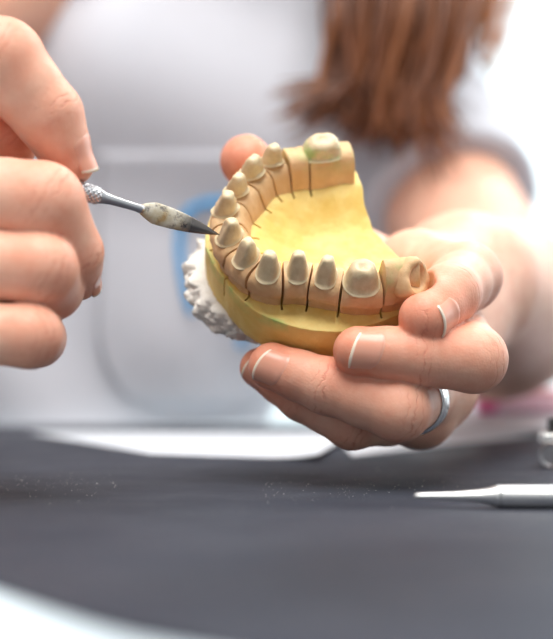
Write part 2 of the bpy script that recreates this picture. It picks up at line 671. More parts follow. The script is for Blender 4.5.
def base_top(u, v):
    off, s = arch_offset(u, v)
    # inside: palate
    ins = -off - 6.0
    if off > 2.2:
        w = -16.9 - .06 * max(0, off - 4)
    elif off < -6.0:
        x = min(1, ins / 15.0)
        w = -13.2 - 6.2 * (x * x * (3 - 2 * x)) + nz(u, v, 0, .14, .8, 5) + nz(u, v, 0, .3, .25, 6)
    else:
        f = (2.2 - off) / 8.2
        w = -16.9 + f * 3.7
    return w + nz(u, v, 0, .5, .16, 8)


V = []; rings = []
RR = np.concatenate([np.linspace(.04, .96, 46), [.985, .996]])
for r in RR:
    ring = []
    for k in range(NA):
        u, v = CB + RO[k] * r * np.array([math.cos(th[k]), math.sin(th[k])])
        w = base_top(u, v) - (.12 if r > .99 else 0)
        ring.append(len(V)); V.append((u, v, w))
    rings.append(ring)
NTOP = len(V)
for (r, dw, mode) in [(1.0, -.45, 0), (1.0, -1.3, 0), (1.002, .25, 1), (1.0, .5, 1), (.998, .75, 1), (.994, .95, 1), (.985, .99, 1), (.965, 1.0, 1), (.6, 1.0, 1), (.1, 1.0, 1)]:
    ring = []
    for k in range(NA):
        u, v = CB + RO[k] * r * np.array([math.cos(th[k]), math.sin(th[k])])
        tw = V[rings[len(RR) - 1][k]][2]
        w = tw + dw if mode == 0 else tw - 1.3 + (-30.5 - tw + 1.3) * dw
        jit = nz(u, v, w, .25, .25, 3) if mode else 0
        if 1.0 <= r + .01 and mode:
            jit += .22 * noise.noise(Vector((k * .9, w * .05, 0)))
        u, v = CB + (RO[k] * r + jit) * np.array([math.cos(th[k]), math.sin(th[k])])
        ring.append(len(V)); V.append((u, v, w))
    rings.append(ring)
F = []
for a, b in zip(rings[:-1], rings[1:]):
    for k in range(NA):
        F.append((a[k], a[(k + 1) % NA], b[(k + 1) % NA], b[k]))
F.append(tuple(rings[0])[::-1]); F.append(tuple(rings[-1]))
base = mesh_obj('arch_base', V, F, M_YEL, cast, normals=True)
g = np.zeros(len(V))
for ri, ring in enumerate(rings):
    gv = {len(RR) - 3: .1, len(RR) - 2: .7, len(RR) - 1: 1.0, len(RR): 1.0, len(RR) + 1: .5}.get(ri, 0)
    for k in ring:
        g[k] = gv * (1 if V[k][1] < 12 and V[k][0] < 12 else .1)
add_attr(base, 'green', g)
sharp(base, 40)

bmc = bmesh.new()
for bnd in bounds[1:-1]:
    p, nn = arch_at(bnd)
    tt = np.array([-nn[1], nn[0]])
    cs_ = []
    for oo in (-9.0, 6.6):
        for sg in (-.3, .3):
            for ww in (-24.0, 2.0):
                q = p + nn * oo + tt * sg
                if oo > 0 and ww < 0:
                    q = p + nn * (oo - 2.0) + tt * sg
                cs_.append(bmc.verts.new((q[0] * MM, q[1] * MM, ww * MM)))
    for f in ((0, 1, 3, 2), (4, 6, 7, 5), (0, 4, 5, 1), (2, 3, 7, 6), (0, 2, 6, 4), (1, 5, 7, 3)):
        bmc.faces.new([cs_[k] for k in f])
bmesh.ops.recalc_face_normals(bmc, faces=bmc.faces)
mc = bpy.data.meshes.new('cut'); bmc.to_mesh(mc); bmc.free()
oc_ = link('cut', mc); oc_.parent = cast
md = base.modifiers.new('cut', 'BOOLEAN'); md.operation = 'DIFFERENCE'; md.object = oc_; md.solver = 'EXACT'; md.use_self = True
me_ = bpy.data.meshes.new_from_object(base.evaluated_get(bpy.context.evaluated_depsgraph_get()))
base.modifiers.clear(); base.data = me_
bpy.data.objects.remove(oc_, do_unlink=True)
print('base', len(me_.vertices))
sharp(base, 40)

# rough plaster lump under the base, bulging out at the front
V = []; NA2 = 260
lv_ = [(-29.6, .70), (-30.2, .95), (-31.5, 1.0), (-33, 1.03), (-35, 1.02), (-37, .99), (-39, .93), (-40.5, .82), (-41.5, .6), (-42, .2)]
lw_ = [l[0] for l in lv_][::-1]; ls_ = [l[1] for l in lv_][::-1]
levels = [(w, float(np.interp(w, lw_, ls_))) for w in np.linspace(-29.6, -42, 48)]
for (w, sc) in levels:
    for k in range(NA2):
        a = 2 * math.pi * k / NA2
        cu, sv = math.cos(a), math.sin(a)
        cc = np.array([16.0, 2.0])
        R0 = 17.0 + 10.2 * max(0, -cu * .96 - sv * .10) ** .9
        if sv > .1 and cu < .3:
            R0 += 3.0 * sv
        u, v = cc + R0 * sc * np.array([cu, sv])
        d = nz(u, v, w, .2, 2.0, 21) + 3.0 * (abs(noise.noise(Vector((u * .28, v * .28, w * .16)))) - .2) + 1.6 * (abs(noise.noise(Vector((u * .7, v * .7, w * .4 + 5)))) - .2) + nz(u, v, w, 1.3, .55, 23) + nz(u, v, w, 2.8, .25, 24)
        u, v = cc + (R0 * sc + d) * np.array([cu, sv])
        V.append((u, v, w + .4 * d * (w < -31)))
m = len(levels)
F = [(r * NA2 + k, r * NA2 + (k + 1) % NA2, (r + 1) * NA2 + (k + 1) % NA2, (r + 1) * NA2 + k) for r in range(m - 1) for k in range(NA2)]
F.append(tuple(range(NA2))[::-1]); F.append(tuple((m - 1) * NA2 + k for k in range(NA2)))
pl = mesh_obj('plaster_mount', V, F, M_PLASTER, cast, normals=True)
pl['label'] = 'rough white plaster lump'

# ------------------------------------------------------------------ the person
# fingers: list of (point, radius) from root to tip; d in mm
LH = {
    'index': [(P(416, 274, 404), 12.0), (P(467, 277, 371), 9.8), (P(449, 294, 349), 8.2), (P(425, 318, 337), 7.0)],
    'middle': [(P(436, 312, 394), 11.0), (P(473, 359, 343), 8.9), (P(418, 356, 339), 7.7), (P(358, 351, 338), 6.6)],
    'ring': [(P(440, 388, 388), 9.0), (P(398, 409, 341), 8.5), (P(328, 386, 345), 7.5), (P(272, 366, 350), 6.5)],
    'little': [(P(420, 414, 380), 8.8), (P(352, 423, 357), 7.2), (P(302, 397, 359), 6.5), (P(260, 368, 363), 5.8)],
    'thumb': [(P(430, 300, 432), 14.0), (P(340, 250, 422), 10.6), (P(277, 200, 407), 9.4), (P(246, 161, 387), 7.9)],
}
LW = np.array([66.0, 452.0, 61.0])
LW2 = np.array([72.0, 490.0, 60.0])
LE = np.array([112.0, 622.0, 56.0])
RH = {
    'index': [(P(-150, 88, 328), 11.2), (P(2, 61, 318), 10.4), (P(48, 115, 321), 8.6), (P(71, 163, 324), 5.9)],
    'middle': [(P(-140, 176, 318), 11.2), (P(43, 204, 312), 10.0), (P(70, 252, 320), 8.0), (P(78, 279, 328), 5.6)],
    'ring': [(P(-135, 256, 312), 9.4), (P(40, 269, 308), 8.8), (P(51, 288, 320), 7.8), (P(22, 296, 332), 6.8)],
    'little': [(P(-125, 328, 306), 8.2), (P(30, 336, 305), 7.5), (P(36, 338, 317), 7.0), (P(6, 338, 328), 6.0)],
    'thumb': [(P(-235, 130, 362), 14.0), (P(-120, 130, 355), 10.8), (P(-42, 121, 343), 9.4), (P(10, 141, 333), 7.4)],
}
RW = np.array([-166.0, 352.0, 84.0])
RW2 = np.array([-186.0, 392.0, 92.0])
RE = np.array([-255.0, 610.0, 128.0])


def pad_points(h, wr):
    return wr


def finger_sdf(p, ch):
    d = None
    for (a, ra), (b, rb) in zip(ch[:-1], ch[1:]):
        # slimmer shafts between slightly fuller joints
        mid = (a + b) / 2; rm = (ra + rb) / 2 * .96
        dd = smin(rc(p, a, mid, ra, rm), rc(p, mid, b, rm, rb), 2.0)
        d = dd if d is None else smin(d, dd, 2.2)
    return d


def hand_sdf(H, W, W2, rw, inset):
    names = ['index', 'middle', 'ring', 'little']

    def f(p):
        palm = None
        for nme in names:
            a, r = H[nme][0]
            dd = rc(p, W, a, rw * .78, r + .6)
            palm = dd if palm is None else smin(palm, dd, 9)
        for n1, n2 in zip(names[:-1], names[1:]):
            palm = smin(palm, rc(p, H[n1][0][0], H[n2][0][0], H[n1][0][1] * .9, H[n2][0][1] * .9), 6)
        tc, tr = H['thumb'][0]
        palm = smin(palm, rc(p, W, tc, rw * .8, tr), 10)
        palm = smin(palm, rc(p, tc, H['index'][0][0], tr * .8, 10), 9)
        palm = smin(palm, rc(p, W, W2, rw, rw - inset), 8)
        d = palm
        fs = None
        for nme in names:
            fd = finger_sdf(p, H[nme])
            fs = fd if fs is None else smin(fs, fd, .5)
        d = smin(d, fs, 4.0)
        d = smin(d, finger_sdf(p, H['thumb']), 2.5)
        return d
    return f


g_left = hand_sdf(LH, LW, LW2, 25.0, 1.2)
g_right = hand_sdf(RH, RW, RW2, 25.0, 1.2)
T_TIP = P(220.5, 233, 345.5); T_GRIP = P(88, 193, 325)
tx = unit(T_TIP - T_GRIP)


def base_sdf(p):
    q = (p - MO) @ MR
    du, dv = q[:, 0] - CB[0], q[:, 1] - CB[1]
    r = np.hypot(du, dv)
    t = (np.arctan2(dv, du) - th0) % (2 * math.pi)
    ro = np.interp(t, np.append(th - th0, 2 * math.pi), np.append(RO, RO[0]))
    d = np.maximum(r - ro - .75, np.maximum(q[:, 2] + np.where(q[:, 0] > 42, 12.4, 15.6), -31.1 - q[:, 2]))
    for s in (-.5, 0, .4):
        a, n_ = arch_at(s)
        d = np.minimum(d, rc(q, np.array([a[0], a[1], -16.]), np.array([a[0], a[1], -8.]), 5.6, 5.6))
    return np.minimum(d, np.linalg.norm(q - (c0 + ax * 1.6), axis=1) - 6.3)


def f_left(p):
    # soft pads flatten where they press on the model
    return smax(g_left(p), -base_sdf(p), .6)


def f_right(p):
    return smax(g_right(p), -rc(p, T_GRIP - tx * 85, T_GRIP + tx * 4, 2.8, 2.8), .5)


# body frame
SL = np.array([64., 790., 213.]); SR = np.array([-108., 800., 322.])
HIP = np.array([-185., 830., -115.]); WAI = np.array([-165., 818., 40.]); CHE = np.array([-45., 812., 175.])
NK = np.array([32., 785., 330.]); HC = np.array([60., 722., 432.])
HF = unit([-.16, -.86, -.48]); HU = unit(np.array([.18, -.42, .88]) - HF * (np.array([.18, -.42, .88]) @ HF)); HS = np.cross(HU, HF)    # side = her left
HS = HS if HS[0] > 0 else -HS


def hd(s, f, u):
    return HC + HS * s + HF * f + HU * u


def head_sdf(p):
    d = rc(p, hd(0, -18, 22), hd(0, 18, 20), 76, 68)
    d = smin(d, rc(p, hd(0, 28, -10), hd(0, 52, -72), 56, 26), 26)
    d = smin(d, rc(p, hd(-28, 20, -50), hd(28, 20, -50), 34, 34), 20)
    d = smin(d, rc(p, hd(0, 84, -2), hd(0, 101, -34), 6, 9.5), 9)
    d = smin(d, rc(p, hd(-9, 93, -37), hd(9, 93, -37), 6, 6), 5)
    for s in (-1, 1):
        d = smin(d, rc(p, hd(14 * s, 81, 20), hd(46 * s, 66, 20), 6, 6), 9)          # brow
        d = smax(d, -(np.linalg.norm(p - hd(30 * s, 90, 2), axis=-1) - 15), 10)      # eye socket
        d = smin(d, np.linalg.norm(p - hd(30 * s, 67, 1), axis=-1) - 13.5, 3)        # closed, lowered lid
        d = smin(d, rc(p, hd(73 * s, -2, 12), hd(70 * s, 2, -24), 9, 6), 4)          # ear
        d = smin(d, rc(p, hd(30 * s, 66, -30), hd(40 * s, 50, -26), 14, 14), 16)     # cheek
    d = smin(d, rc(p, hd(-18, 84, -56), hd(18, 84, -56), 5, 5), 5)
    d = smin(d, rc(p, hd(-14, 83, -65), hd(14, 83, -65), 5.5, 5.5), 4)
    return d


def torso_sdf(p, g=0.0):
    sx = np.array([1., 0, -.45]); sx /= np.linalg.norm(sx)
    d = None
    for s in (-1, 1):
        e = smin(rc(p, HIP + sx * 55 * s, WAI + sx * 50 * s, 95 + g, 88 + g), rc(p, WAI + sx * 50 * s, CHE + sx * 58 * s, 88 + g, 86 + g), 30)
        d = e if d is None else smin(d, e, 50)
    d = smin(d, rc(p, SL, SR, 50 + g, 50 + g), 40)
    d = smin(d, rc(p, CHE + np.array([-40, -50, 20.]), CHE + np.array([55, -50, -20.]), 50 + g, 50 + g), 30)
    return d


def body_sdf(p):
    d = torso_sdf(p)
    d = smin(d, rc(p, (SL + SR) / 2 + [10, -5, 20], HC + [0, 10, -30], 52, 48), 30)
    d = smin(d, head_sdf(p), 10)
    a = smin(rc(p, SL, LE, 42, 34), smin(rc(p, LE, LE + (LW - LE) * .35, 35, 37), rc(p, LE + (LW - LE) * .35, LW, 37, 25.2), 14), 16)
    b = smin(rc(p, SR, RE, 47, 37), smin(rc(p, RE, RE + (RW - RE) * .35, 36, 38), rc(p, RE + (RW - RE) * .35, RW, 38, 25.2), 14), 16)
    return smin(smin(d, a, 12), b, 12)


Vb, Fb = surface_nets(body_sdf, (-352, 318, -235), (190, 945, 545), 5.0)
Vl, Fl = surface_nets(f_left, (-22, 322, 2), (112, 520, 112), .8)
Vr, Fr = surface_nets(f_right, (-218, 290, 30), (-34, 420, 132), .8)
print('verts', len(Vb), len(Vl), len(Vr))
ob = mesh_obj('person', Vb, Fb, normals=True)
ol = mesh_obj('tmp_left', Vl, Fl, normals=True)
orr = mesh_obj('tmp_right', Vr, Fr, normals=True)
for h in (ol, orr):
    md = ob.modifiers.new('join', 'BOOLEAN'); md.operation = 'UNION'; md.object = h
    md.solver = 'MANIFOLD'
dg = bpy.context.evaluated_depsgraph_get()
me = bpy.data.meshes.new_from_object(ob.evaluated_get(dg))
print('joined', len(me.vertices))
assert len(me.vertices) > len(Vl) + len(Vr), 'hands were not joined'
for h in (ob, ol, orr):
    bpy.data.objects.remove(h, do_unlink=True)
me.name = 'person'
me.materials.clear()
me.polygons.foreach_set('material_index', np.zeros(len(me.polygons), np.int32))
person = link('person', me, M_SKIN)
tag(person, 'brown-haired person in a white short-sleeved tunic holding a dental model and a carving tool', 'person')
n = len(me.vertices)
co = np.empty(n * 3); me.vertices.foreach_get('co', co); co = co.reshape(-1, 3) / MM
nr = np.empty(n * 3); me.vertices.foreach_get('normal', nr); nr = nr.reshape(-1, 3)
cs = np.zeros(n); cm = np.zeros(n); red = np.zeros(n)
DORS = {}          # dorsal directions per finger


def dorsal(ch, hint):
    t = unit(ch[3][0] - ch[2][0]); h = np.asarray(hint, float)
    return unit(h - t * (h @ t))


HINT = {('L', 'index'): (.95, -.38, -.12), ('L', 'middle'): (.10, -1, .02), ('L', 'ring'): (.05, -1, -.12), ('L', 'little'): (-.45, -.9, -.2), ('L', 'thumb'): (.2, 1, .2),
        ('R', 'index'): (.90, -.30, .40), ('R', 'middle'): (.95, -.05, .1), ('R', 'ring'): (.4, -.5, -.5), ('R', 'little'): (.4, -.5, -.5), ('R', 'thumb'): (-.3, .6, .6)}
best = np.full(n, 1e9)
for side, H in (('L', LH), ('R', RH)):
    for nme, ch in H.items():
        pts = [c[0] for c in ch]
        for j in (1, 2):
            if nme == 'thumb' and j == 1:
                continue
            J, r = ch[j]
            ti = unit(pts[j] - pts[j - 1]); to = unit(pts[j + 1] - pts[j]); t = unit(ti + to)
            bend = ti - to                       # points to the outside of the bend
            dn = unit(bend) if np.linalg.norm(bend) > .35 else unit(np.array(HINT[(side, nme)]) - t * (np.array(HINT[(side, nme)]) @ t))
            rel = co - J
            dist = np.linalg.norm(rel, axis=1)
            s = rel @ t
            mask = np.exp(-(s / (3.9 if j == 1 else 2.6)) ** 2) * np.clip((nr @ dn) * 1.4 + .25, 0, 1) * (dist < r * 1.9)
            upd = (dist < best) & (dist < r * 1.9)
            cs[upd] = s[upd]; cm[upd] = mask[upd]; best[upd] = dist[upd]
            red = np.maximum(red, (.6 if side == 'L' else .95) * np.exp(-(dist / (r * 1.05)) ** 4) * np.clip(nr @ dn + .5, 0, 1))
        T, r = ch[3]
        dist = np.linalg.norm(co - T, axis=1)
        red = np.maximum(red, (.85 if nme == 'thumb' or side == 'L' else .5) * np.exp(-(dist / (r * 1.9)) ** 2))
        # contact warmth along the palm side
    lo = np.min([c[0] for ch in H.values() for c in ch], axis=0) - 14
add_attr(person, 'crease_s', cs); add_attr(person, 'crease_m', cm); add_attr(person, 'red', red)


def build_nail(side, H, nme, f, width=.86, s0=-6.2, s1=2.5, lift=.18, skew=0.0):
    ch = H[nme]
    f = lambda p: finger_sdf(p, ch)
    T, r = ch[3]
    t = unit(T - ch[2][0]); dn = dorsal(ch, HINT[(side, nme)]); sd = np.cross(t, dn)
    na, nb_ = 17, 16
    top = np.zeros((nb_, na, 3)); bb = np.zeros((nb_, na))
    for ia in range(na):
        a = -1 + 2 * ia / (na - 1)
        th_ = a * width
        dr = dn * math.cos(th_) + sd * math.sin(th_)
        hold = None
        for ib in range(nb_):
            b = ib / (nb_ - 1)
            # rounded cuticle and rounded free edge
            lo_ = s0 + 1.6 * abs(a) ** 2.5 + skew * a; hi_ = s1 - 1.0 * abs(a) ** 2.2 + skew * a
            s = lo_ + (hi_ - lo_) * b
            ss = min(s, .8)
            q = T + t * ss + dr * (r * 2.2)
            for _ in range(40):
                dd = float(f(q[None])[0])
                if dd < .01:
                    break
                q = q - dr * dd * .9
            rad_ = (q - T) @ dr
            if s > .8:
                rad_ -= .05 * (s - .8) ** 1.6
            l_ = lift + .03 * max(0, s) - .30 * abs(a) ** 6 - .35 * max(0, 1 - b * 8)
            top[ib, ia] = T + t * s + dr * (rad_ + l_)
            bb[ib, ia] = b
    V = []; B = []
    for ib in range(nb_):
        for ia in range(na):
            V.append(top[ib, ia]); B.append(bb[ib, ia])
    k = len(V)
    for ib in range(nb_):
        for ia in range(na):
            a = -1 + 2 * ia / (na - 1); th_ = a * width
            V.append(top[ib, ia] - (dn * math.cos(th_) + sd * math.sin(th_)) * .45); B.append(bb[ib, ia])
    F = []
    for ib in range(nb_ - 1):
        for ia in range(na - 1):
            a0 = ib * na + ia
            F.append((a0, a0 + 1, a0 + na + 1, a0 + na)); F.append((k + a0, k + a0 + na, k + a0 + na + 1, k + a0 + 1))
    for ia in range(na - 1):
        F.append((ia, k + ia, k + ia + 1, ia + 1)); e = (nb_ - 1) * na + ia; F.append((e, e + 1, k + e + 1, k + e))
    for ib in range(nb_ - 1):
        e = ib * na; F.append((e, e + na, k + e + na, k + e)); e = ib * na + na - 1; F.append((e, k + e, k + e + na, e + na))
    o = mesh_obj('fingernail', V, F, M_NAIL, person, normals=True)
    add_attr(o, 'nail_b', B)
    return o


build_nail('L', LH, 'index', f_left, s1=3.0)
build_nail('L', LH, 'middle', f_left, skew=-1.3)
build_nail('L', LH, 'ring', f_left, skew=-1.3)
build_nail('L', LH, 'little', f_left, s0=-4.8, s1=2.6)
build_nail('L', LH, 'thumb', f_left, s0=-6.5, s1=2.5)
build_nail('R', RH, 'index', f_right, width=.95, s0=-5.5, s1=4.4)
build_nail('R', RH, 'middle', f_right, s0=-5.0, s1=4.0)
build_nail('R', RH, 'thumb', f_right, s0=-6, s1=4)

# ---- tunic
HEML = SL + (LE - SL) * .62; NL_ = unit(LE - SL)
HEMR = SR + (RE - SR) * .30; NR_ = unit(RE - SR)


def nvec(p, sc, seed):
    return np.array([noise.noise(Vector((q[0] * sc + seed, q[1] * sc, q[2] * sc))) for q in p])


def tunic_sdf(p):
    d = torso_sdf(p, 7.0)
    # soft drapes: folds that run from the chest towards the waist
    d = d + 4.0 * np.sin(p[:, 0] * .055 + p[:, 2] * .020 + 1.3 * np.sin(p[:, 2] * .018)) * np.clip((330 - p[:, 2]) / 200, 0, 1)
    neck = rc(p, (SL + SR) / 2 + [14, -60, 50], (SL + SR) / 2 + [30, -60, 150], 62, 80)
    d = smax(d, -neck, 6)
    sl = smax(rc(p, SL, SL + (LE - SL) * .9, 54, 47), (p - HEML) @ NL_, 3)
    sr = smax(rc(p, SR, SR + (RE - SR) * .75, 58, 56), (p - HEMR) @ NR_, 3)
    d = smin(smin(d, sl, 14), sr, 14)
    return smax(d, -210 - p[:, 2], 4)


Vt, Ft = surface_nets(tunic_sdf, (-345, 640, -225), (195, 965, 400), 5.0, newton=1)
tunic = mesh_obj('tunic', Vt, Ft, M_CLOTH, person, normals=True)
tunic['label'] = 'white short-sleeved tunic'


def on_tunic(px, py, off=1.0):
    d = unit(P(px, py, 1.0) - CAMP)
    t = 560.0
    for _ in range(90):
        q = CAMP + d * t
        v = float(tunic_sdf(q[None])[0])
        if v < off:
            return q
        t += max(v - off, .3) * .8
        if t > 1100:
            break
    return None


# pocket patch: grid over its outline, lying on the cloth
def pocket_poly():
    pts = []
    for k in range(7):
        pts.append((104 + k * 0.0, 152 + k * 24))
    return pts


nu, nv = 26, 30
V = []; okp = {}
for iv in range(nv):
    for iu in range(nu):
        x = iu / (nu - 1); y = iv / (nv - 1)
        px = 100 + x * 220; py = 152 + (405 - 152) * y
        # rounded bottom corners
        inset = 0
        if y > .68:
            k = (y - .68) / .32
            inset = 60 * (1 - math.sqrt(max(0, 1 - k * k)))
        px = 100 + inset + x * (220 - 2 * inset) - (py - 152) * .02
        q = on_tunic(px, py, 1.4)
        okp[(iu, iv)] = None if q is None else len(V)
        if q is not None:
            V.append(q)
F = []
for iv in range(nv - 1):
    for iu in range(nu - 1):
        f4 = [okp[(iu, iv)], okp[(iu, iv + 1)], okp[(iu + 1, iv + 1)], okp[(iu + 1, iv)]]
        if None not in f4 and max(np.linalg.norm(V[f4[0]] - V[f4[2]]), np.linalg.norm(V[f4[1]] - V[f4[3]])) < 40:
            F.append(f4)
pocket = mesh_obj('pocket', V, F, M_CLOTH, tunic)
so = pocket.modifiers.new('thick', 'SOLIDIFY'); so.thickness = .0012; so.offset = 1


def tube(path, r, seg=8, cap=True, radii=None):
    path = [np.asarray(p, float) for p in path]
    V = []; F = []
    up = np.array([.3, .2, 1.0])
    for i, p in enumerate(path):
        t = unit(path[min(i + 1, len(path) - 1)] - path[max(i - 1, 0)])
        a = unit(np.cross(t, up) if abs(t @ unit(up)) < .95 else np.cross(t, [1, 0, 0])); b = np.cross(t, a)
        rr = radii[i] if radii is not None else r
        for k in range(seg):
            th_ = 2 * math.pi * k / seg
            V.append(p + (a * math.cos(th_) + b * math.sin(th_)) * rr)
    for i in range(len(path) - 1):
        for k in range(seg):
            F.append((i * seg + k, i * seg + (k + 1) % seg, (i + 1) * seg + (k + 1) % seg, (i + 1) * seg + k))
    if cap:
        F.append(tuple(range(seg))[::-1]); F.append(tuple((len(path) - 1) * seg + k for k in range(seg)))
    return V, F


# blue printed outline on the pocket
lg = [(193, 314), (187, 297), (182, 272), (179, 247), (181, 224), (189, 210), (204, 203), (224, 201), (244, 206), (257, 222), (261, 250), (258, 290), (249, 325), (236, 354)]
path = []
for (a, b) in zip(lg[:-1], lg[1:]):
    for k in range(4):
        q = on_tunic(a[0] + (b[0] - a[0]) * k / 4, a[1] + (b[1] - a[1]) * k / 4, 5.2)
        if q is not None:
            path.append(q)
V = []; F = []
dirs = []
for i, p in enumerate(path):
    t = unit(path[min(i + 1, len(path) - 1)] - path[max(i - 1, 0)]); nn_ = unit(np.array([0, -1., 0]) - t * (t[1] * -1)); sd_ = np.cross(t, nn_)
    for (a, b) in ((-2.2, 0), (-2.0, .35), (2.0, .35), (2.2, 0)):
        V.append(p + sd_ * a + nn_ * b)
L_ = len(path)
for i in range(L_ - 1):
    for k in range(4):
        F.append((i * 4 + k, i * 4 + (k + 1) % 4, ((i + 1) % L_) * 4 + (k + 1) % 4, ((i + 1) % L_) * 4 + k))
em = mesh_obj('emblem', V, F, M_LOGO, tunic, normals=True)
em['label'] = 'pale blue printed outline'

# ---- hair
V = []; F = []; tone = []


def strand(pts, r0, r1, tn):
    # Catmull-Rom resample
    pts = [np.asarray(p, float) for p in pts]
    out = []
    for i in range(len(pts) - 1):
        p0 = pts[max(i - 1, 0)]; p1 = pts[i]; p2 = pts[i + 1]; p3 = pts[min(i + 2, len(pts) - 1)]
        for k in range(4):
            f = k / 4
            out.append(.5 * ((2 * p1) + (p2 - p0) * f + (2 * p0 - 5 * p1 + 4 * p2 - p3) * f * f + (3 * p1 - p0 - 3 * p2 + p3) * f ** 3))
    out.append(pts[-1])
    m = len(out)
    v, f = tube(out, 0, 5, True, [r0 + (r1 - r0) * (i / (m - 1)) ** 3 for i in range(m)])
    k = len(V)
    V.extend(v); F.extend([tuple(x + k for x in q) for q in f]); tone.extend([tn] * len(v))


for i in range(420):
    q = random.random(); dd = random.gauss(0, 1)
    d1 = 672 + 14 * dd
    root = hd(random.uniform(-6, 20), random.uniform(-20, 55), 0)
    s_ = 30 + q * 45
    root = hd(random.uniform(-8, 10), 20 + random.uniform(-55, 25), 101)
    mid1 = hd(46 + 30 * q + random.uniform(-4, 4), 55 - 70 * q + random.uniform(-8, 8), 62)
    mid2 = hd(66 + 14 * q + random.uniform(-4, 6), 60 - 70 * q + random.uniform(-10, 8), -20)
    a = P(342 + q * 126 + random.gauss(0, 6), -90, d1 + 20)
    b = P(334 + q * 140 + random.gauss(0, 5), 0, d1)
    c = P(330 + q * 122 + random.gauss(0, 6), 72 + random.uniform(-6, 6), d1 - 5)
    flick = -52 * max(0, .35 - q) / .35 + 34 * max(0, q - .55) / .45
    ey = 112 + 36 * min(1, q / .55) + random.gauss(0, 14) - 8
    e0 = P(328 + q * 108 + flick * .25 + random.gauss(0, 6), 72 + (ey - 72) * .6, d1 - 9)
    e = P(326 + q * 104 + flick + random.gauss(0, 9), ey, d1 - 12)
    strand([root, mid1, mid2, a, b, c, e0, e], random.uniform(1.6, 2.8), .25, min(1, max(0, random.gauss(.38 + .15 * q, .2))))
for i in range(26):                              # loose wisps at the outer side
    q = random.random()
    d1 = 690
    strand([hd(5, 0, 92), hd(72, 0, 50), hd(86, 5, -20), P(490 + 22 * q, -60, d1), P(482 + 34 * q + random.gauss(0, 5), -5, d1), P(470 + 22 * q, 50 + 30 * q, d1)], .9, .2, .9)
for i in range(420):                             # back and far side
    al = random.uniform(-2.75, .5)               # angle around the head, 0 = her left, -pi = her right
    sx_, fx_ = math.cos(al), math.sin(al)
    root = hd(random.uniform(-8, 8), random.uniform(-50, 45), 101 - .0)
    m1 = hd(sx_ * 74, fx_ * 86 - 2, 64); m2 = hd(sx_ * 84, fx_ * 92 - 8, 0); 
    m3 = m2 * [1, 1, 0] + np.array([-10 * sx_, 18, HC[2] - 95])
    m4 = m3 + np.array([random.gauss(0, 12) - 14 * sx_, 22 + random.gauss(0, 8), -85 - random.uniform(0, 40)])
    m3[1] = max(m3[1], 770 if sx_ < .4 else 740); m4[1] = max(m4[1], 885)
    m3[1] = max(m3[1], 800) if fx_ < -.5 else m3[1]
    strand([root, m1, m2, m3, m4], random.uniform(2, 3.2), .4, min(1, max(0, random.gauss(.35, .2))))
hair = mesh_obj('hair', V, F, M_HAIR, person)
add_attr(hair, 'tone', tone)


def cap_sdf(p):
    d = rc(p, hd(0, -18, 22), hd(0, 18, 20), 79, 71)
    face = rc(p, hd(0, 90, -10), hd(0, 90, -120), 62, 90)
    d = smax(d, -face, 6)
    return smax(d, -((p - hd(0, -60, -70)) @ HU), 8)


Vc, Fc = surface_nets(cap_sdf, HC - 120, HC + 130, 4.0)
hc = mesh_obj('hair_cap', Vc, Fc, M_HAIR, person, normals=True)
add_attr(hc, 'tone', [.35] * len(Vc))

# ------------------------------------------------------------------ finger ring
ring_ch = LH['ring']
A, B = ring_ch[0][0], ring_ch[1][0]
fr = .36
C0 = B + (A - B) * fr
axr = unit(A - B)
u1 = unit(np.cross(axr, [0, 0, 1])); u2 = np.cross(axr, u1)
# measure the finger round the band so that it fits
prof = [(-2.2, .05), (-2.1, .75), (-1.6, 1.0), (-1.2, 1.02), (-1.0, .8), (-.8, 1.02), (.8, 1.06), (1.0, .82), (1.2, 1.02), (1.6, 1.0), (2.1, .75), (2.2, .05), (1.2, -.25), (-1.2, -.25)]
NR = 72
ringr = ring_ch[1][1] + (ring_ch[0][1] - ring_ch[1][1]) * fr
rfit = ringr * .97 + .15
V = []
for k in range(NR):
    t_ = 2 * math.pi * k / NR
    dr = u1 * math.cos(t_) + u2 * math.sin(t_)
    for (z, h) in prof:
        V.append(C0 + axr * z * 1.35 + dr * (rfit + h))
m = len(prof)
F = [(k * m + j, k * m + (j + 1) % m, ((k + 1) % NR) * m + (j + 1) % m, ((k + 1) % NR) * m + j) for k in range(NR) for j in range(m)]
fring = mesh_obj('finger_ring', V, F, M_SILVER, normals=True)
sharp(fring, 35)
tag(fring, 'plain grooved silver ring worn on the finger below the dental model', 'ring')

# ------------------------------------------------------------------ carving tool
def lathe(profile, seg, fn=None):
    V = []; F = []
    for i, (x, r) in enumerate(profile):
        for k in range(seg):
            t_ = 2 * math.pi * k / seg
            y, z = r * math.cos(t_), r * math.sin(t_)
            if fn:
                y, z = fn(x, r, t_, i, k)
            V.append((x, y, z))
    for i in range(len(profile) - 1):
        for k in range(seg):
            F.append((i * seg + k, i * seg + (k + 1) % seg, (i + 1) * seg + (k + 1) % seg, (i + 1) * seg + k))
    F.append(tuple(range(seg))[::-1]); F.append(tuple((len(profile) - 1) * seg + k for k in range(seg)))
    return V, F


ty = unit(np.cross(tx, [0, -1, 0])); tz = np.cross(tx, ty)        # ty ~ in image plane across, tz ~ depth
if tz[1] > 0:
    ty, tz = -ty, -tz
TL = np.linalg.norm(T_TIP - T_GRIP)
tool = empty('carving_tool')
tag(tool, 'steel carving tool with knurled grip and plaster-smeared blade pointing at a front tooth', 'dental tool')
mt = Matrix.Identity(4)
for i in range(3):
    mt[i][0] = tx[i]; mt[i][1] = ty[i]; mt[i][2] = tz[i]
mt.translation = Vector((T_GRIP * MM).tolist())
tool.matrix_world = mt


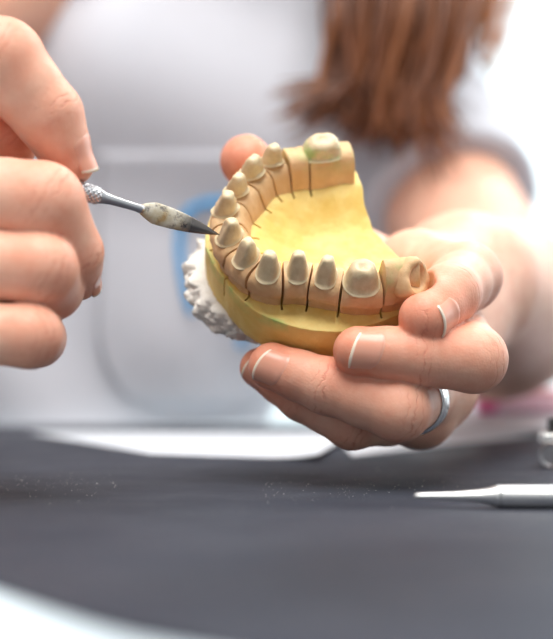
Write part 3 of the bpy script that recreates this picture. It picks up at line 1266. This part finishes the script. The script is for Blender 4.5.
def toolpart(name, VF, mat, norm=True, at=0):
    V, F = VF
    V = [(v[0], v[1], v[2]) for v in V]
    return mesh_obj(name, V, F, mat, tool, normals=norm)


prf = [(-78, .6), (-77, 1.4), (-75, 1.9), (-20, 1.95), (-19.5, 1.7)]
h = toolpart('handle', lathe(prf, 20), M_STEEL); sharp(h, 30)
prf = [(-19.5 + .2 * i, 2.2) for i in range(114)]


def knurl(x, r, t_, i, k):
    a = (math.sin(t_ * 5 + x * 2.3) * math.sin(t_ * 5 - x * 2.3))
    rr = r + .36 * abs(a) - .15
    if x > 2.6:
        rr *= 1 - .18 * (x - 2.6)
    return rr * math.cos(t_), rr * math.sin(t_)


toolpart('knurled_grip', lathe(prf, 96, knurl), M_STEEL)
LB = TL * .385                                                   # blade begins
prf = [(2.6, 1.95), (3.4, 1.9), (4.6, 1.6), (6.6, 1.3), (9.5, 1.15), (LB - 2.2, 1.05), (LB - 1.2, 1.05), (LB - .4, 1.2), (LB + .6, 1.15)]
toolpart('neck', lathe(prf, 28), M_STEEL)
blade_sec = []
NB = 26
for i in range(NB):
    q = i / (NB - 1)
    x = (TL - LB) * q
    # leaf: widens quickly, stays full, then a long curved point
    wid = 1.3 + 1.55 * min(1, q / .16) ** .8 if q < .16 else 2.85 * (1 - ((q - .16) / .84) ** 2.1) + .02
    thk = .95 * (1 - q) ** .6 + .06
    cyy = -.55 * q * q * 1.0
    blade_sec.append((x, wid, thk, cyy))
V = []; F = []; seg = 20
for (x, wid, thk, cyy) in blade_sec:
    for k in range(seg):
        t_ = 2 * math.pi * k / seg
        V.append((x, cyy + wid * math.cos(t_), thk * math.copysign(abs(math.sin(t_)) ** 1.3, math.sin(t_))))
for i in range(NB - 1):
    for k in range(seg):
        F.append((i * seg + k, i * seg + (k + 1) % seg, (i + 1) * seg + (k + 1) % seg, (i + 1) * seg + k))
F.append(tuple(range(seg))[::-1]); F.append(tuple((NB - 1) * seg + k for k in range(seg)))
bl = mesh_obj('blade', V, F, M_BLADE, tool, normals=True)
bl.location = (LB * MM, 0, 0)
bl['label'] = 'leaf-shaped blade smeared with plaster'

# ------------------------------------------------------------------ work table
EDGE = [(-620, 700), (-470, 610), (-280, 480), (-140, 335), (-80, 252), (-43, 197), (-24, 170), (-10, 156), (14, 141), (60, 122), (150, 98), (320, 70), (620, 40), (720, 60), (760, 130), (760, 640), (735, 690), (680, 705)]


def smooth_closed(pts, sub=8):
    pts = np.array(pts, float); m = len(pts); out = []
    for i in range(m):
        p0, p1, p2, p3 = pts[i - 1], pts[i], pts[(i + 1) % m], pts[(i + 2) % m]
        for k in range(sub):
            f = k / sub
            out.append(.5 * ((2 * p1) + (p2 - p0) * f + (2 * p0 - 5 * p1 + 4 * p2 - p3) * f * f + (3 * p1 - p0 - 3 * p2 + p3) * f ** 3))
    return np.array(out)


EO = smooth_closed(EDGE[:-1] + [(690, 703), (600, 704), (200, 702), (-300, 701)], 6)
table = empty('work_table', (100, 400, -720))
tag(table, 'dark grey work table with a rounded white edge, under the hands', 'table')


def slab(outline, z0, z1, bev=1.0):
    V = []; F = []; m = len(outline)
    cen = outline.mean(0)
    tdir = np.roll(outline, -1, 0) - np.roll(outline, 1, 0)
    nn_ = np.stack([tdir[:, 1], -tdir[:, 0]], 1); nn_ /= np.linalg.norm(nn_, axis=1)[:, None]
    ar = .5 * np.sum(outline[:, 0] * np.roll(outline[:, 1], -1) - np.roll(outline[:, 0], -1) * outline[:, 1])
    if ar < 0:
        nn_ = -nn_
    for (off, z) in ((-bev, z1), (-bev * .3, z1 - bev * .3), (0, z1 - bev), (0, z0)):
        for k in range(m):
            V.append((outline[k, 0] + nn_[k, 0] * off, outline[k, 1] + nn_[k, 1] * off, z))
    for r in range(3):
        for k in range(m):
            F.append((r * m + k, r * m + (k + 1) % m, (r + 1) * m + (k + 1) % m, (r + 1) * m + k))
    F.append(tuple(range(m))); F.append(tuple(3 * m + k for k in range(m))[::-1])
    return V, F, nn_


TB = np.array([100, 400, -720])
V, F, nn_ = slab(EO, -26, 0, 1.2)
o = mesh_obj('tabletop', np.array(V) - TB, F, M_TABLE, table, normals=True); sharp(o, 30)
V = []; F = []; m = len(EO)
for (off, z) in ((.05, -1.0), (44, -1.0), (45.6, -1.6), (46.2, -3), (46.2, -27), (45.4, -29), (.05, -29)):
    for k in range(m):
        V.append((EO[k, 0] + nn_[k, 0] * off, EO[k, 1] + nn_[k, 1] * off, z))
for r in range(7):
    for k in range(m):
        F.append((r * m + k, r * m + (k + 1) % m, ((r + 1) % 7) * m + (k + 1) % m, ((r + 1) % 7) * m + k))
o = mesh_obj('edge_band', np.array(V) - TB, F, M_WHITE, table, normals=True)
o['label'] = 'white edge band'
for (x, y) in ((-380, 640), (660, 640), (660, 160), (60, 200)):
    V, F = tube([(x, y, -720), (x, y, -700), (x, y, -26)], 22, 20)
    mesh_obj('leg', np.array(V) - TB, F, M_WHITE, table, normals=True)


# ------------------------------------------------------------------ papers
def sheet(name, corners, fz, thick, mat, nu=40, nv=24):
    c = np.array(corners, float)
    V = []
    for side in (0, 1):
        for j in range(nv + 1):
            for i in range(nu + 1):
                a, b = i / nu, j / nv
                q = (c[0] * (1 - a) + c[1] * a) * (1 - b) + (c[3] * (1 - a) + c[2] * a) * b
                z = fz(a, b)
                V.append((q[0], q[1], z + (thick if side else 0)))
    k = (nu + 1) * (nv + 1); F = []
    for j in range(nv):
        for i in range(nu):
            a0 = j * (nu + 1) + i
            F.append((a0, a0 + nu + 1, a0 + nu + 2, a0 + 1)); F.append((k + a0, k + a0 + 1, k + a0 + nu + 2, k + a0 + nu + 1))
    per = [i for i in range(nu)] + [nu + j * (nu + 1) for j in range(nv)] + [nv * (nu + 1) + nu - i for i in range(nu)] + [(nv - j) * (nu + 1) for j in range(nv)]
    for a, b in zip(per, per[1:] + per[:1]):
        F.append((a, b, k + b, k + a))
    return mesh_obj(name, V, F, mat, normals=True)


def gnd(px, py):
    d = FPX * CAMZ / (py - HY)
    return ((px - CX) / FPX * d, d)


o = sheet('paper_sheet', [gnd(150, 455), gnd(318, 461), gnd(352, 436), gnd(28, 434)], lambda a, b: .3 + 1.6 * max(0, (a - .72) / .28) ** 2 * (1 - b * .5) + .5 * b, .25, M_PAPER)
tag(o, 'white paper sheet with a curled corner lying on the dark table left of the hand', 'paper')
o = sheet('paper_sheet', [gnd(352, 458), gnd(462, 444), gnd(620, 431), gnd(330, 431)], lambda a, b: .3 + 6.0 * b * b, .25, M_PAPER)
tag(o, 'white paper sheet on the dark table behind the ringed finger, under the white pad', 'paper')
o = sheet('paper_pad', [(64, 585), (240, 570), (250, 680), (72, 690)], lambda a, b: 2.6 + 12 * b ** 1.2, 1.5, M_PAPER, 12, 16)
sharp(o, 30)
tag(o, 'white paper pad with a raised far edge, under the pink tube', 'paper pad')

# pink tube lying on the pad
pt = empty('pink_tube', (98, 628, 9.7))
tag(pt, 'pink tube with a darker pink cap lying on the white pad behind the hand', 'tube')
dirp = unit([1, .06, 0]); st = np.array([98., 628., 15.6])


def lathe_on(profile, seg, org, axis, mat, name, parent, basev, fn=None):
    V, F = lathe(profile, seg, fn)
    a = unit(axis); b = unit(np.cross([0, 0, 1], a)) if abs(a[2]) < .9 else unit(np.cross([1, 0, 0], a)); c = np.cross(a, b)
    V = [org + a * v[0] + b * v[1] + c * v[2] for v in V]
    return mesh_obj(name, np.array(V) - basev, F, mat, parent, normals=True)


bv = np.array([98., 628., 9.7])
o = lathe_on([(0, 3.5), (.6, 5.6), (2, 6.5), (9, 6.6), (9.4, 6.2)], 28, st, dirp, M_PINK, 'cap', pt, bv); o['label'] = 'darker pink cap'; sharp(o)
o = lathe_on([(9.4, 5.6), (9.9, 6.1), (12, 6.3), (88, 6.3), (90, 5.2), (90.5, 3)], 28, st, dirp, M_PALEPINK, 'barrel', pt, bv); sharp(o)

# lying instrument in the foreground
ins = empty('steel_instrument', (45, 297, 0))
tag(ins, 'bright steel instrument with a ribbed handle lying on the table at lower right', 'dental tool')
bi = np.array([45., 297., 0.])
tip_p = P(414, 497, 300); axd = unit(np.array([62., -3.0, 0]))
hz = 2.75


def flat(x, r, t_, i, k):
    return r * math.cos(t_) * (1.0 if x > 14 else .75), r * math.sin(t_) * (1 if x > 14 else .8)


org = np.array([tip_p[0], tip_p[1], hz])
o = lathe_on([(0, .35), (.4, .75), (2, .95), (9, 1.2), (15, 1.55), (17.5, 2.0), (19, 2.5), (20, 2.72)], 28, org, axd, M_SATIN, 'tip', ins, bi, flat)
pr = []
for i in range(60):
    x = 20 + i * .55
    pr.append((x, 2.72 if i % 2 else 2.58))
pr += [(54, 2.72), (100, 2.72), (102, 2.2), (103, 1.0)]
o = lathe_on(pr, 28, org, axd, M_SATIN, 'handle', ins, bi)

# small metal clamp at the right edge
cl = empty('metal_clamp', (91, 418, 0))
tag(cl, 'small metal clamp with a hollow round end and dark block on top', 'clamp')
bc = np.array([91., 418., 0.])
cc = P(549, 455.5, 414); 
r_ = cc[2]
axc = unit([.42, .9, 0])
r_ = 4.3; oc = np.array([cc[0] + .3, 412., r_ + .02])
lathe_prof = [(.6, 3.3), (.1, 3.45), (0, 3.7), (.15, 4.15), (.8, 4.3), (16, 4.3), (16.5, 3.9), (16.6, .5)]
o = lathe_on([(5.5, .2), (5.0, .9), (.4, 3.42), (.5, 3.5), (6.0, 2.0), (6.2, .3)], 40, oc, axc, M_TARN, 'socket', cl, bc); o['label'] = 'dark socket'
o = lathe_on(lathe_prof, 40, oc, axc, M_STEEL, 'hollow_sleeve', cl, bc); sharp(o, 30)


def box(c, sx, sy, sz, rz, bev, mat, name, parent, basev):
    bm = bmesh.new()
    bmesh.ops.create_cube(bm, size=1)
    bmesh.ops.scale(bm, vec=(sx, sy, sz), verts=bm.verts)
    bmesh.ops.bevel(bm, geom=list(bm.edges), offset=bev, segments=3, affect='EDGES')
    bmesh.ops.rotate(bm, matrix=Matrix.Rotation(rz, 3, 'Z'), verts=bm.verts)
    bmesh.ops.translate(bm, vec=Vector(c) - Vector(basev), verts=bm.verts)
    bmesh.ops.scale(bm, vec=(MM,) * 3, verts=bm.verts)
    me = bpy.data.meshes.new(name); bm.to_mesh(me); bm.free()
    return sharp(link(name, me, mat, parent), 30)


o = box((oc[0] + 7, 421, 9.4), 17, 15, 3.4, -.1, .5, M_SATIN, 'clamp_body', cl, bc)
o = box((oc[0] + 9, 422, 13.2), 15, 11, 5.0, -.1, .6, M_DARK, 'clamp_block', cl, bc); o['label'] = 'dark block'

# crumbs of plaster scattered on the table: nobody could count them
V = []; F = []
for i in range(420):
    if i % 3:
        px, py = random.uniform(260, 520), random.gauss(487, 9)
    else:
        px, py = random.uniform(0, 120), random.gauss(484, 7)
    if 395 < px and py > 490:
        continue
    x, y = gnd(px, py); r = abs(random.gauss(0, .06)) + .035
    k = len(V)
    for (a, b, c) in ((1, 0, .4), (0, 1, .3), (-1, 0, .4), (0, -1, .35), (0, 0, 1.3), (0, 0, 0)):
        V.append((x + a * r * random.uniform(.7, 1.5), y + b * r * random.uniform(.7, 1.5), c * r * .8))
    F += [(k, k + 1, k + 4), (k + 1, k + 2, k + 4), (k + 2, k + 3, k + 4), (k + 3, k, k + 4), (k + 1, k, k + 5), (k + 2, k + 1, k + 5), (k + 3, k + 2, k + 5), (k, k + 3, k + 5)]
o = mesh_obj('plaster_crumbs', V, F, M_PLASTER, smooth=False)
tag(o, 'tiny pale plaster crumbs scattered over the dark table top', 'crumbs', kind='stuff')

# ------------------------------------------------------------------ room
def quad(name, vs, mat):
    o = mesh_obj(name, vs, [(0, 1, 2, 3)], mat, smooth=False)
    o['kind'] = 'structure'
    return o


quad('floor', [(-3000, -2500, -720), (3000, -2500, -720), (3000, 2600, -720), (-3000, 2600, -720)], M_FLOOR)
quad('wall_back', [(-3000, 2600, -720), (3000, 2600, -720), (3000, 2600, 2000), (-3000, 2600, 2000)], M_WALL)

quad('added_wall_front', [(3000, -1600, -720), (-3000, -1600, -720), (-3000, -1600, 2000), (3000, -1600, 2000)], M_GREY)  # unseen wall behind the camera, added to hold back ambient light
quad('added_wall_left', [(-2400, -1600, -720), (-2400, 2600, -720), (-2400, 2600, 2000), (-2400, -1600, 2000)], M_GREY)  # unseen side wall, likewise added to dim the ambient light

# ------------------------------------------------------------------ light
w = bpy.data.worlds.new('World'); S.world = w
w.use_nodes = True
bg = w.node_tree.nodes['Background']
bg.inputs['Color'].default_value = (.93, .97, 1.0, 1)
bg.inputs['Strength'].default_value = .68


def area(name, loc, look, sx, sy, power, col=(1, 1, 1)):
    l = bpy.data.lights.new(name, 'AREA'); l.shape = 'RECTANGLE'; l.size = sx; l.size_y = sy; l.energy = power; l.color = col
    o = bpy.data.objects.new(name, l); COL.objects.link(o)
    o.location = loc
    o.rotation_euler = (Vector(look) - Vector(loc)).to_track_quat('-Z', 'Y').to_euler()
    return o


area('ceiling_lamp', (.0, -.15, 1.7), (0, .5, 0), 1.4, 1.4, 56, (1, .98, .95))
area('window_light', (1.9, 1.5, .9), (0, .6, .1), 1.4, 1.4, 16, (.95, .98, 1))
area('wall_fill', (.9, 1.7, 1.7), (.6, 2.6, 0), 1.0, .5, 48, (1, 1, 1))  # added fill that whitens the back wall, stands for no real lamp

# ------------------------------------------------------------------ camera
cam = bpy.data.cameras.new('camera')
co_ = bpy.data.objects.new('camera', cam); COL.objects.link(co_)
co_.location = (0, 0, CAMZ * MM)
co_.rotation_euler = (math.pi / 2, 0, 0)
cam.sensor_fit = 'VERTICAL'; cam.sensor_height = 24; cam.sensor_width = 24 * 553 / 639
cam.lens = 24 * FPX / 639
cam.shift_y = (HY - 319.5) / 639
cam.clip_start = .01
cam.dof.use_dof = True
cam.dof.focus_distance = .339
cam.dof.aperture_fstop = 5.0
S.camera = co_
S.view_settings.view_transform = 'Standard'
S.view_settings.look = 'None'
S.view_settings.exposure = 0
S.view_settings.gamma = 1
